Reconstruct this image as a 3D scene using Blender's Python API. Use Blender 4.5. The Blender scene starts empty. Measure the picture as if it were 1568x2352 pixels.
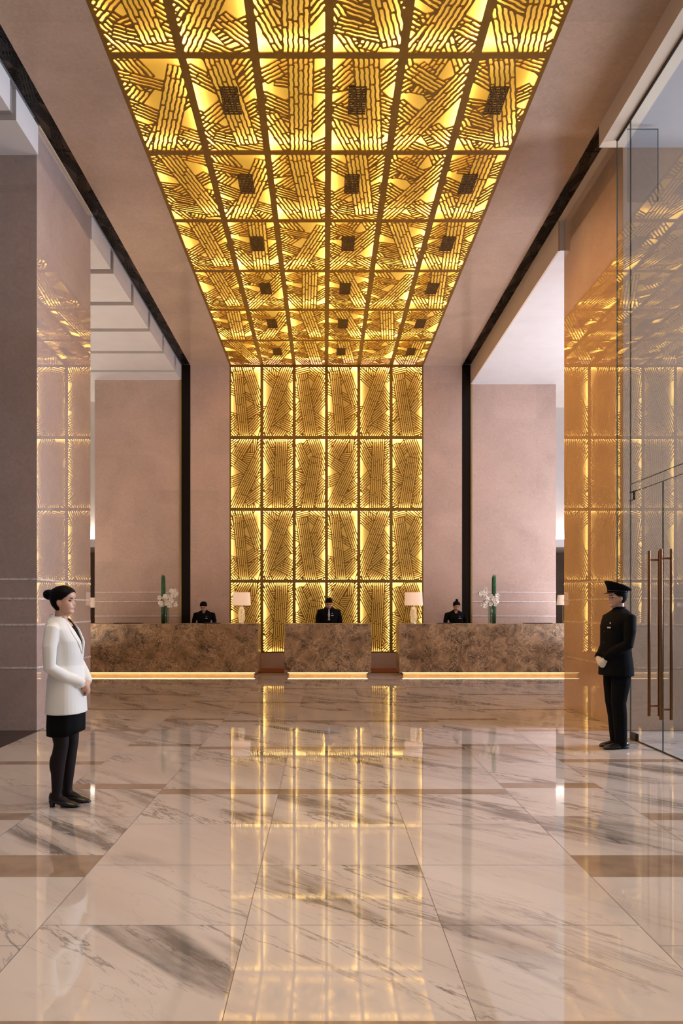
import bpy, bmesh, math, random
import numpy as np
from mathutils import Vector, Matrix
PI = math.pi
C = bpy.context.scene.collection
sc = bpy.context.scene

# ------------------------------------------------------------------ layout (metres)
F = 1760.0; HC = 1.5                       # focal length in px of a 1568x2352 frame, eye height
YW = 18.45                                 # back wall
ZC = 7.30                                  # nave ceiling
SX0, SX1 = -2.285, 2.38                    # gold screen
CW = (SX1-SX0)/6; CH = 1.73                # one fretwork panel
YD = 16.55                                 # front of the desks
ZD = 1.124

# ------------------------------------------------------------------ helpers
def setp(o, label=None, cat=None, group=None, kind=None):
    if label: o['label'] = label
    if cat: o['category'] = cat
    if group: o['group'] = group
    if kind: o['kind'] = kind
    return o
def empty(name, loc=(0, 0, 0), rz=0, **k):
    o = bpy.data.objects.new(name, None); C.objects.link(o)
    o.location = loc; o.rotation_euler = (0, 0, rz); o.empty_display_size = .1
    return setp(o, **k)
def link(name, me, m=None, parent=None, smooth=False, loc=None, **k):
    o = bpy.data.objects.new(name, me); C.objects.link(o)
    if m is not None:
        me.materials.clear(); me.materials.append(m)
    if parent: o.parent = parent
    if loc: o.location = loc
    if smooth:
        me.polygons.foreach_set('use_smooth', [True]*len(me.polygons))
    return setp(o, **k)
def obj(name, bm, m=None, parent=None, smooth=False, loc=None, **k):
    me = bpy.data.meshes.new(name); bm.to_mesh(me); bm.free()
    return link(name, me, m, parent, smooth, loc, **k)
def B(): return bmesh.new()
def box(bm, x0, x1, y0, y1, z0, z1, bev=0):
    r = bmesh.ops.create_cube(bm, size=1)
    vs = r['verts']
    for v in vs:
        v.co = Vector(((x0+x1)/2+v.co.x*(x1-x0), (y0+y1)/2+v.co.y*(y1-y0), (z0+z1)/2+v.co.z*(z1-z0)))
    if bev:
        es = {e for v in vs for e in v.link_edges}
        bmesh.ops.bevel(bm, geom=list(es), offset=bev, segments=2, affect='EDGES', profile=.5)
    return bm
def boxo(name, m, dims, parent=None, bev=0, **k):
    return obj(name, box(B(), *dims, bev=bev), m, parent, **k)
def loft(bm, rings, caps=True):
    """rings: list of equal-length lists of Vectors"""
    R = [[bm.verts.new(p) for p in r] for r in rings]
    n = len(R[0])
    for a, b in zip(R, R[1:]):
        for i in range(n):
            bm.faces.new((a[i], a[(i+1) % n], b[(i+1) % n], b[i]))
    if caps:
        bm.faces.new(list(reversed(R[0]))); bm.faces.new(R[-1])
    return bm
def ell(c, rx, ry, seg=24, p=2.0):
    out = []
    for i in range(seg):
        a = 2*PI*i/seg; ca, sa = math.cos(a), math.sin(a)
        x = math.copysign(abs(ca)**(2/p), ca)*rx; y = math.copysign(abs(sa)**(2/p), sa)*ry
        out.append(Vector((c[0]+x, c[1]+y, c[2])))
    return out
def limb(bm, pts, rad, seg=14, flat=None):
    pts = [Vector(p) for p in pts]; rings = []
    n = len(pts)
    t0 = (pts[1]-pts[0]).normalized()
    up = Vector((0, 1, 0)) if abs(t0.y) < .9 else Vector((1, 0, 0))
    u = (up - t0*up.dot(t0)).normalized()
    for i in range(n):
        t = (pts[min(i+1, n-1)]-pts[max(i-1, 0)]).normalized()
        u = (u - t*u.dot(t)).normalized(); w = t.cross(u)
        r = rad[i]; ru, rw = r if isinstance(r, tuple) else (r, r)
        rings.append([pts[i]+u*math.cos(2*PI*k/seg)*ru+w*math.sin(2*PI*k/seg)*rw for k in range(seg)])
    # rounded ends
    def dome(ring, c, d, r):
        return [c+(p-c)*.62+d*r*.75 for p in ring]
    r0 = rad[0] if not isinstance(rad[0], tuple) else min(rad[0]); r1 = rad[-1] if not isinstance(rad[-1], tuple) else min(rad[-1])
    a = dome(rings[0], pts[0], -(pts[1]-pts[0]).normalized(), r0)
    b = dome(rings[-1], pts[-1], (pts[-1]-pts[-2]).normalized(), r1)
    return loft(bm, [a]+rings+[b])
def tube(bm, pts, r, seg=10):
    return limb(bm, pts, [r]*len(pts), seg)
def cyl(bm, x, y, z0, z1, r0, r1=None, seg=24):
    r1 = r0 if r1 is None else r1
    return loft(bm, [ell((x, y, z0), r0, r0, seg), ell((x, y, z1), r1, r1, seg)])
def blob(bm, c, r, M=None, seg=16, rings=10):
    m = Matrix.Translation(c) @ (M or Matrix()) @ Matrix.Diagonal((r[0], r[1], r[2], 1))
    bmesh.ops.create_uvsphere(bm, u_segments=seg, v_segments=rings, radius=1, matrix=m)
    return bm
def remesh(bm, vox, smooth=4, fac=.5, M=None):
    me = bpy.data.meshes.new('t'); bm.to_mesh(me); bm.free()
    o = bpy.data.objects.new('t', me); C.objects.link(o)
    r = o.modifiers.new('r', 'REMESH'); r.mode = 'VOXEL'; r.voxel_size = vox; r.use_smooth_shade = True
    if smooth:
        s = o.modifiers.new('s', 'SMOOTH'); s.factor = fac; s.iterations = smooth
    dg = bpy.context.evaluated_depsgraph_get()
    me2 = bpy.data.meshes.new_from_object(o.evaluated_get(dg))
    bpy.data.objects.remove(o); bpy.data.meshes.remove(me)
    if M: me2.transform(M)
    me2.polygons.foreach_set('use_smooth', [True]*len(me2.polygons))
    return me2
def inter(t, xs, ys): return float(np.interp(t, xs, ys))

# ------------------------------------------------------------------ materials
def newmat(name):
    m = bpy.data.materials.new(name); m.use_nodes = True
    nt = m.node_tree; b = nt.nodes['Principled BSDF']
    return m, nt, b
def N(nt, t, **kw):
    n = nt.nodes.new(t)
    for k, v in kw.items():
        if k in ('operation', 'blend_type', 'data_type', 'feature', 'noise_dimensions', 'attribute_name', 'offset', 'distance', 'voronoi_dimensions', 'interpolation_type', 'clamp', 'attribute_type', 'wave_type', 'offset_frequency', 'squash_frequency', 'squash'):
            setattr(n, k, v)
        else:
            n.inputs[k.replace('_', ' ')].default_value = v
    return n
def L(nt, a, b): nt.links.new(a, b)
def plain(name, col, rough=.5, metal=0, spec=.5, coat=0, sheen=0, trans=0, ior=1.5, emit=None, es=1, sss=0):
    m, nt, b = newmat(name)
    b.inputs['Base Color'].default_value = (*col, 1); b.inputs['Roughness'].default_value = rough
    b.inputs['Metallic'].default_value = metal; b.inputs['Specular IOR Level'].default_value = spec
    b.inputs['Coat Weight'].default_value = coat; b.inputs['Sheen Weight'].default_value = sheen
    b.inputs['Transmission Weight'].default_value = trans; b.inputs['IOR'].default_value = ior
    if sss:
        b.inputs['Subsurface Weight'].default_value = sss; b.inputs['Subsurface Radius'].default_value = (.01, .004, .002)
    if emit:
        b.inputs['Emission Color'].default_value = (*emit, 1); b.inputs['Emission Strength'].default_value = es
    return m
def pvar(name, col, rough=.5, var=.15, scale=20, bump=0, **k):
    """plain colour with a gentle procedural variation"""
    m = plain(name, col, rough, **k); nt = m.node_tree; b = nt.nodes['Principled BSDF']
    tc = N(nt, 'ShaderNodeTexCoord'); nz = N(nt, 'ShaderNodeTexNoise', Scale=scale, Detail=4.0)
    L(nt, tc.outputs['Object'], nz.inputs['Vector'])
    mr = N(nt, 'ShaderNodeMapRange', From_Min=.3, From_Max=.7, To_Min=1-var, To_Max=1+var); L(nt, nz.outputs['Fac'], mr.inputs['Value'])
    vm = N(nt, 'ShaderNodeVectorMath', operation='SCALE'); vm.inputs[0].default_value = col
    L(nt, mr.outputs[0], vm.inputs['Scale']); L(nt, vm.outputs[0], b.inputs['Base Color'])
    if bump:
        bp = N(nt, 'ShaderNodeBump', Strength=bump, Distance=.002); L(nt, nz.outputs['Fac'], bp.inputs['Height']); L(nt, bp.outputs[0], b.inputs['Normal'])
    return m
def stone(name, plane, rough=.12, col=(.56, .415, .345), tile=(1.02, .86), spec=.5, shift=(0, 0)):
    m, nt, b = newmat(name)
    g = N(nt, 'ShaderNodeNewGeometry'); s = N(nt, 'ShaderNodeSeparateXYZ'); L(nt, g.outputs['Position'], s.inputs[0])
    c = N(nt, 'ShaderNodeCombineXYZ')
    L(nt, s.outputs['XYZ'.index(plane[0])], c.inputs[0]); L(nt, s.outputs['XYZ'.index(plane[1])], c.inputs[1])
    ad = N(nt, 'ShaderNodeVectorMath', operation='ADD'); ad.inputs[1].default_value = (shift[0], shift[1], 0); L(nt, c.outputs[0], ad.inputs[0])
    br = N(nt, 'ShaderNodeTexBrick', Scale=1.0, Color1=(.95, .95, .95, 1), Color2=(1.05, 1.03, 1.03, 1), Mortar=(.93, .93, .93, 1), Mortar_Size=.0022, Mortar_Smooth=.3, Bias=0.0, Brick_Width=tile[0], Row_Height=tile[1])
    br.offset = .5
    L(nt, ad.outputs[0], br.inputs['Vector'])
    n1 = N(nt, 'ShaderNodeTexNoise', Scale=1.1, Detail=3.0, Distortion=.6); n2 = N(nt, 'ShaderNodeTexNoise', Scale=9.0, Detail=9.0, Roughness=.68, Distortion=2.2)
    n3 = N(nt, 'ShaderNodeTexNoise', Scale=5.0, Detail=6.0, Roughness=.6, Distortion=3.5)
    for n in (n1, n2, n3): L(nt, g.outputs['Position'], n.inputs['Vector'])
    r1 = N(nt, 'ShaderNodeMapRange', From_Min=.3, From_Max=.7, To_Min=.91, To_Max=1.07); L(nt, n1.outputs['Fac'], r1.inputs['Value'])
    r2 = N(nt, 'ShaderNodeMapRange', From_Min=.3, From_Max=.7, To_Min=.91, To_Max=1.08); L(nt, n2.outputs['Fac'], r2.inputs['Value'])
    # thin hairline veins
    ab = N(nt, 'ShaderNodeMath', operation='SUBTRACT'); L(nt, n3.outputs['Fac'], ab.inputs[0]); ab.inputs[1].default_value = .5
    aa = N(nt, 'ShaderNodeMath', operation='ABSOLUTE'); L(nt, ab.outputs[0], aa.inputs[0])
    r3 = N(nt, 'ShaderNodeMapRange', From_Min=0.0, From_Max=.014, To_Min=.9, To_Max=1.0); L(nt, aa.outputs[0], r3.inputs['Value'])
    m1 = N(nt, 'ShaderNodeMath', operation='MULTIPLY'); L(nt, r1.outputs[0], m1.inputs[0]); L(nt, r2.outputs[0], m1.inputs[1])
    m2 = N(nt, 'ShaderNodeMath', operation='MULTIPLY'); L(nt, m1.outputs[0], m2.inputs[0]); L(nt, r3.outputs[0], m2.inputs[1])
    v1 = N(nt, 'ShaderNodeVectorMath', operation='MULTIPLY'); L(nt, br.outputs['Color'], v1.inputs[0]); v1.inputs[1].default_value = col
    v2 = N(nt, 'ShaderNodeVectorMath', operation='SCALE'); L(nt, v1.outputs[0], v2.inputs[0]); L(nt, m2.outputs[0], v2.inputs['Scale'])
    L(nt, v2.outputs[0], b.inputs['Base Color'])
    b.inputs['Roughness'].default_value = rough; b.inputs['Specular IOR Level'].default_value = spec
    return m
def ridged(nt, vec, scale, detail, dist, w0, w1, rough=.5):
    n = N(nt, 'ShaderNodeTexNoise', Scale=scale, Detail=detail, Distortion=dist, Roughness=rough); L(nt, vec, n.inputs['Vector'])
    a = N(nt, 'ShaderNodeMath', operation='SUBTRACT'); L(nt, n.outputs['Fac'], a.inputs[0]); a.inputs[1].default_value = .5
    b = N(nt, 'ShaderNodeMath', operation='ABSOLUTE'); L(nt, a.outputs[0], b.inputs[0])
    r = N(nt, 'ShaderNodeMapRange', From_Min=w0, From_Max=w1, To_Min=1.0, To_Max=0.0, interpolation_type='SMOOTHSTEP'); L(nt, b.outputs[0], r.inputs['Value'])
    return r.outputs[0]
def mathn(nt, op, a, b):
    n = N(nt, 'ShaderNodeMath', operation=op)
    for i, x in enumerate((a, b)):
        if isinstance(x, (int, float)): n.inputs[i].default_value = x
        else: L(nt, x, n.inputs[i])
    return n.outputs[0]
def mix(nt, fac, a, b):
    n = N(nt, 'ShaderNodeMix', data_type='RGBA')
    if isinstance(fac, (int, float)): n.inputs[0].default_value = fac
    else: L(nt, fac, n.inputs[0])
    for i, x in ((6, a), (7, b)):
        if isinstance(x, tuple): n.inputs[i].default_value = (*x, 1)
        else: L(nt, x, n.inputs[i])
    return n.outputs[2]
def marble_floor():
    m, nt, b = newmat('white_veined_marble')
    g = N(nt, 'ShaderNodeNewGeometry'); at = N(nt, 'ShaderNodeAttribute', attribute_name='off')
    ad = N(nt, 'ShaderNodeVectorMath', operation='ADD'); L(nt, g.outputs['Position'], ad.inputs[0]); L(nt, at.outputs['Vector'], ad.inputs[1])
    rot = N(nt, 'ShaderNodeVectorRotate'); rot.rotation_type = 'Z_AXIS'; rot.inputs['Angle'].default_value = math.radians(44); L(nt, ad.outputs[0], rot.inputs['Vector'])
    mp = N(nt, 'ShaderNodeVectorMath', operation='MULTIPLY'); L(nt, rot.outputs[0], mp.inputs[0]); mp.inputs[1].default_value = (.22, 1.2, 1)
    vec = mp.outputs[0]
    warp = N(nt, 'ShaderNodeTexNoise', Scale=2.1, Detail=3.0); L(nt, vec, warp.inputs['Vector'])
    wv = N(nt, 'ShaderNodeVectorMath', operation='SCALE'); L(nt, warp.outputs['Color'], wv.inputs[0]); wv.inputs['Scale'].default_value = .3
    w2 = N(nt, 'ShaderNodeVectorMath', operation='ADD'); L(nt, vec, w2.inputs[0]); L(nt, wv.outputs[0], w2.inputs[1])
    big = ridged(nt, w2.outputs[0], .95, 3.0, .2, .0, .042)
    fine = ridged(nt, w2.outputs[0], 2.3, 8.0, .3, .0, .018, .62)
    hair = ridged(nt, w2.outputs[0], 4.5, 6.0, .4, .0, .012, .6)
    mk = N(nt, 'ShaderNodeTexNoise', Scale=.85, Detail=2.0); L(nt, vec, mk.inputs['Vector'])
    mr = N(nt, 'ShaderNodeMapRange', From_Min=.43, From_Max=.54, To_Min=0.0, To_Max=1.0); L(nt, mk.outputs['Fac'], mr.inputs['Value'])
    st = N(nt, 'ShaderNodeTexNoise', Scale=6.0, Detail=6.0, Roughness=.7); L(nt, vec, st.inputs['Vector'])
    sr = N(nt, 'ShaderNodeMapRange', From_Min=.35, From_Max=.62, To_Min=.25, To_Max=1.0); L(nt, st.outputs['Fac'], sr.inputs['Value'])
    f1 = mathn(nt, 'MULTIPLY', mathn(nt, 'MULTIPLY', big, mr.outputs[0]), sr.outputs[0])
    f2 = mathn(nt, 'MULTIPLY', mathn(nt, 'MULTIPLY', fine, mathn(nt, 'ADD', mr.outputs[0], .12)), .62)
    f3 = mathn(nt, 'MULTIPLY', mathn(nt, 'MULTIPLY', hair, mr.outputs[0]), .35)
    fac = mathn(nt, 'MINIMUM', mathn(nt, 'ADD', mathn(nt, 'ADD', f1, f2), f3), .92)
    cl = N(nt, 'ShaderNodeTexNoise', Scale=1.4, Detail=4.0); L(nt, vec, cl.inputs['Vector'])
    cr = N(nt, 'ShaderNodeMapRange', From_Min=.3, From_Max=.7, To_Min=0.0, To_Max=1.0); L(nt, cl.outputs['Fac'], cr.inputs['Value'])
    base = mix(nt, cr.outputs[0], (.50, .43, .385), (.60, .54, .50))
    L(nt, mix(nt, fac, base, (.15, .125, .108)), b.inputs['Base Color'])
    b.inputs['Roughness'].default_value = .035; b.inputs['Specular IOR Level'].default_value = .75
    bn = N(nt, 'ShaderNodeTexNoise', Scale=1.6, Detail=1.0); L(nt, g.outputs['Position'], bn.inputs['Vector'])
    bp = N(nt, 'ShaderNodeBump', Strength=.04, Distance=.004); L(nt, bn.outputs['Fac'], bp.inputs['Height']); L(nt, bp.outputs[0], b.inputs['Normal'])
    return m
def emperador():
    m, nt, b = newmat('dark_brown_marble')
    g = N(nt, 'ShaderNodeNewGeometry')
    wn = N(nt, 'ShaderNodeTexNoise', Scale=2.5, Detail=5.0, Roughness=.6); L(nt, g.outputs['Position'], wn.inputs['Vector'])
    sv = N(nt, 'ShaderNodeVectorMath', operation='SCALE'); L(nt, wn.outputs['Color'], sv.inputs[0]); sv.inputs['Scale'].default_value = .55
    av = N(nt, 'ShaderNodeVectorMath', operation='ADD'); L(nt, g.outputs['Position'], av.inputs[0]); L(nt, sv.outputs[0], av.inputs[1])
    v1 = N(nt, 'ShaderNodeTexVoronoi', feature='DISTANCE_TO_EDGE', Scale=8.5); v2 = N(nt, 'ShaderNodeTexVoronoi', feature='DISTANCE_TO_EDGE', Scale=21.0)
    for v in (v1, v2): L(nt, av.outputs[0], v.inputs['Vector'])
    r1 = N(nt, 'ShaderNodeMapRange', From_Min=0.0, From_Max=.045, To_Min=1.0, To_Max=0.0); L(nt, v1.outputs['Distance'], r1.inputs['Value'])
    r2 = N(nt, 'ShaderNodeMapRange', From_Min=0.0, From_Max=.07, To_Min=.8, To_Max=0.0); L(nt, v2.outputs['Distance'], r2.inputs['Value'])
    mk = N(nt, 'ShaderNodeTexNoise', Scale=3.0, Detail=4.0); L(nt, av.outputs[0], mk.inputs['Vector'])
    mr = N(nt, 'ShaderNodeMapRange', From_Min=.36, From_Max=.56, To_Min=.2, To_Max=1.0); L(nt, mk.outputs['Fac'], mr.inputs['Value'])
    cl = N(nt, 'ShaderNodeTexNoise', Scale=4.5, Detail=8.0, Roughness=.65); L(nt, av.outputs[0], cl.inputs['Vector'])
    cr = N(nt, 'ShaderNodeMapRange', From_Min=.36, From_Max=.64, To_Min=0.0, To_Max=1.0); L(nt, cl.outputs['Fac'], cr.inputs['Value'])
    base = mix(nt, cr.outputs[0], (.09, .053, .027), (.44, .285, .165))
    f = mathn(nt, 'MULTIPLY', mathn(nt, 'MAXIMUM', r1.outputs[0], r2.outputs[0]), mr.outputs[0])
    L(nt, mix(nt, mathn(nt, 'MULTIPLY', f, .75), base, (.85, .64, .42)), b.inputs['Base Color'])
    b.inputs['Roughness'].default_value = .3; b.inputs['Specular IOR Level'].default_value = .3
    return m

M = {}
M['floor'] = marble_floor()
M['brown_inlay'] = pvar('brown_inlay_marble', (.30, .212, .15), .05, .18, 5, spec=.7)
M['grout'] = plain('grout', (.2, .16, .13), .5)
M['stone_xz'] = stone('pink_beige_stone_wall', 'XZ')
M['stone_yz'] = stone('pink_beige_stone_pier', 'YZ', rough=.01, spec=.8, col=(.48, .385, .35), tile=(30, 30))
M['stone_xy'] = stone('beige_stone_soffit', 'XY', rough=.13, tile=(30, 1.9), col=(.50, .365, .27))
M['marble_dark'] = emperador()
M['white'] = pvar('white_plaster', (.72, .69, .67), .6, .03, 3)
M['cream'] = pvar('cream_plaster', (.66, .53, .4), .6, .03, 3)
M['grey_plaster'] = plain('grey_reveal', (.33, .29, .27), .7)
M['gold'] = pvar('bronze_gold_metal', (.26, .13, .016), .45, .12, 6, metal=.5)
M['diffuser'] = plain('backlit_gold_acrylic', (.93, .65, .15), .55, spec=.1, emit=(1.0, .58, .02), es=.22)
M['diffuser_wall'] = plain('backlit_gold_acrylic_wall', (.92, .68, .22), .55, spec=.1, emit=(1.0, .58, .05), es=.07)
M['black_band'] = plain('black_bronze', (.010, .006, .004), .3, 0, spec=.15)
M['band_back'] = plain('dark_backing', (.05, .032, .02), .5)
M['brass'] = plain('antique_brass', (.42, .31, .14), .3, .9)
M['bronze'] = pvar('bronze_handle', (.30, .13, .05), .28, .1, 8, metal=.9)
M['inlay'] = pvar('white_vein_inlay', (.72, .66, .64), .15, .3, 25)
M['red_mat'] = pvar('red_brown_carpet', (.22, .05, .02), .8, .2, 60)
M['dark_wood'] = pvar('dark_timber_floor', (.035, .02, .015), .3, .2, 4)
M['brown_wall'] = pvar('brown_timber_wall', (.12, .07, .035), .5, .15, 3)
M['led'] = plain('led_glow', (1, .8, .5), .5, emit=(1, .72, .36), es=7)
M['plinth'] = pvar('honey_stone_plinth', (.72, .5, .26), .35, .1, 6)
M['black_cloth'] = pvar('black_wool', (.004, .004, .005), .85, .1, 60, bump=.1, spec=.12)
M['white_cloth'] = pvar('white_wool', (.80, .79, .76), .8, .012, 90, bump=.05)
M['black_knit'] = plain('black_knit', (.004, .004, .005), .85, spec=.15)
M['tights'] = plain('sheer_black_tights', (.012, .007, .008), .6, spec=.2)
M['leather'] = plain('black_leather', (.008, .008, .008), .3)
M['hair'] = pvar('black_hair', (.006, .005, .005), .5, .3, 50, bump=.3, spec=.06)
M['skin'] = pvar('skin', (.62, .36, .26), .45, .05, 12, sss=.1)
M['lips'] = plain('lips', (.42, .12, .11), .4)
M['eye'] = plain('dark_eye', (.02, .012, .01), .2)
M['shirt'] = plain('white_shirt', (.75, .74, .75), .7)
M['tie'] = plain('silver_tie', (.55, .53, .55), .4)
M['badge'] = plain('silver_badge', (.75, .75, .74), .25, .6)
M['glove'] = plain('white_glove', (.75, .71, .62), .8)
M['steel'] = plain('polished_metal', (.7, .7, .68), .15, 1)
M['petal'] = plain('white_petal', (.88, .83, .76), .5, sss=.15)
M['petal_c'] = plain('yellow_flower_centre', (.7, .5, .12), .5)
M['leaf'] = pvar('dark_green_leaf', (.022, .10, .03), .35, .3, 10)
M['stem'] = plain('green_stem', (.06, .10, .03), .5)
M['shade'] = plain('lit_lampshade', (.85, .66, .52), .7, emit=(1, .66, .44), es=.42)
M['crystal'] = pvar('hammered_crystal', (.9, .82, .66), .08, .1, 30, bump=1.0, trans=.75, emit=(1, .7, .4), es=.12)
M['bulb'] = plain('lamp_bulb', (1, .8, .6), .5, emit=(1, .7, .4), es=5)
M['dark_metal'] = plain('dark_metal_fitting', (.03, .025, .02), .35, .6)
def glassmat(name, col, rough=0.0, tint=(.86, .89, .92)):
    m, nt, b = newmat(name)
    out = nt.nodes['Material Output']; nt.nodes.remove(b)
    gl = N(nt, 'ShaderNodeBsdfGlossy', Roughness=rough); tr = N(nt, 'ShaderNodeBsdfTransparent', Color=(*tint, 1))
    fr = N(nt, 'ShaderNodeFresnel', IOR=1.62); mx = N(nt, 'ShaderNodeMixShader')
    gm_ = N(nt, 'ShaderNodeNewGeometry'); nb_ = mathn(nt, 'SUBTRACT', 1.0, gm_.outputs['Backfacing']); L(nt, mathn(nt, 'MULTIPLY', fr.outputs[0], nb_), mx.inputs[0]); L(nt, tr.outputs[0], mx.inputs[1]); L(nt, gl.outputs[0], mx.inputs[2]); L(nt, mx.outputs[0], out.inputs[0])
    return m
M['glass'] = glassmat('clear_sheet_glass', (1, 1, 1))
M['glass_edge'] = plain('green_glass_edge', (.05, .11, .115), .45)
M['vase_glass'] = glassmat('vase_glass', (1, 1, 1), tint=(.8, .88, .84))

# ------------------------------------------------------------------ floor
def build_floor():
    rnd = random.Random(5)
    verts, faces, mats, offs = [], [], [], []
    def rect(x0, x1, y0, y1, mi, off=(0, 0, 0), z=0.0, g=.0016):
        i = len(verts)
        verts.extend([(x0+g, y0+g, z), (x1-g, y0+g, z), (x1-g, y1-g, z), (x0+g, y1-g, z)])
        faces.append((i, i+1, i+2, i+3)); mats.append(mi); offs.append(off)
    zones = [  # x joints, brown bands (y0, y1)
        ([-1.33, -.37, .55, 1.48], [(-1.0, -.83), (2.60, 2.77), (6.12, 6.30), (8.05, 8.20), (9.95, 10.10), (11.9, 12.03), (13.9, 14.03), (15.6, 15.73), (17.3, 17.43)]),
        ([-2.12, -1.33], [(.6, .8), (4.25, 4.62), (6.30, 6.48), (8.22, 8.36), (10.12, 10.26), (12.08, 12.2), (14.1, 14.22), (15.9, 16.0)]),
        ([1.48, 2.29], [(.6, .8), (4.25, 4.62), (6.33, 6.51), (8.22, 8.36), (10.12, 10.26), (12.08, 12.2), (14.1, 14.22), (15.9, 16.0)]),
        ([-3.44, -2.12], [(3.4, 3.6), (5.38, 5.56), (7.27, 7.42), (9.2, 9.34), (11.1, 11.22), (13.0, 13.12), (14.9, 15.0)]),
        ([-6.6, -5.5, -4.5, -3.44], [(9.3, 9.44), (11.2, 11.3), (13.1, 13.2), (15.0, 15.1)]),
        ([2.29, 3.45, 4.5], [(3.4, 3.6), (5.38, 5.56), (7.38, 7.53), (9.2, 9.34), (11.1, 11.22), (13.0, 13.12), (14.9, 15.0)]),
        ([4.5, 5.6, 6.6, 7.6], [(5.0, 5.15), (7.3, 7.44), (9.2, 9.34), (11.2, 11.3), (13.1, 13.2), (15.0, 15.1)])]
    for xs, bands in zones:
        ymin, ymax = (-4.0, 22.0)
        edge = []
        y = ymin
        for b0, b1 in bands+[(ymax, ymax)]:
            if xs[0] < -6:
                y = max(y, 9.25)
            if b0 > y+.02:
                n = max(1, round((b0-y)/.93))
                for k in range(n):
                    edge.append((y+(b0-y)*k/n, y+(b0-y)*(k+1)/n))
            if b1 > b0:
                rect(xs[0], xs[-1], b0, b1, 1, g=0.0)
            y = b1
        for xa, xb in zip(xs, xs[1:]):
            off = (0, 0, 0)
            for ya, yb in edge:
                if rnd.random() < .55: off = (rnd.uniform(-9, 9), rnd.uniform(-9, 9), rnd.uniform(-9, 9))
                rect(xa, xb, ya, yb, 0, off)
    rect(-7.0, 8.0, -4.2, 22.2, 2, z=-.0015, g=0)
    me = bpy.data.meshes.new('floor'); me.from_pydata(verts, [], faces)
    for m in (M['floor'], M['brown_inlay'], M['grout']): me.materials.append(m)
    me.polygons.foreach_set('material_index', mats)
    a = me.attributes.new('off', 'FLOAT_VECTOR', 'FACE'); a.data.foreach_set('vector', [c for o in offs for c in o])
    o = bpy.data.objects.new('floor', me); C.objects.link(o); o['kind'] = 'structure'
build_floor()
boxo('floor_aisle', M['dark_wood'], (-8.6, -3.44, -4, 9.26, -.02, .004), kind='structure')

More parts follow.
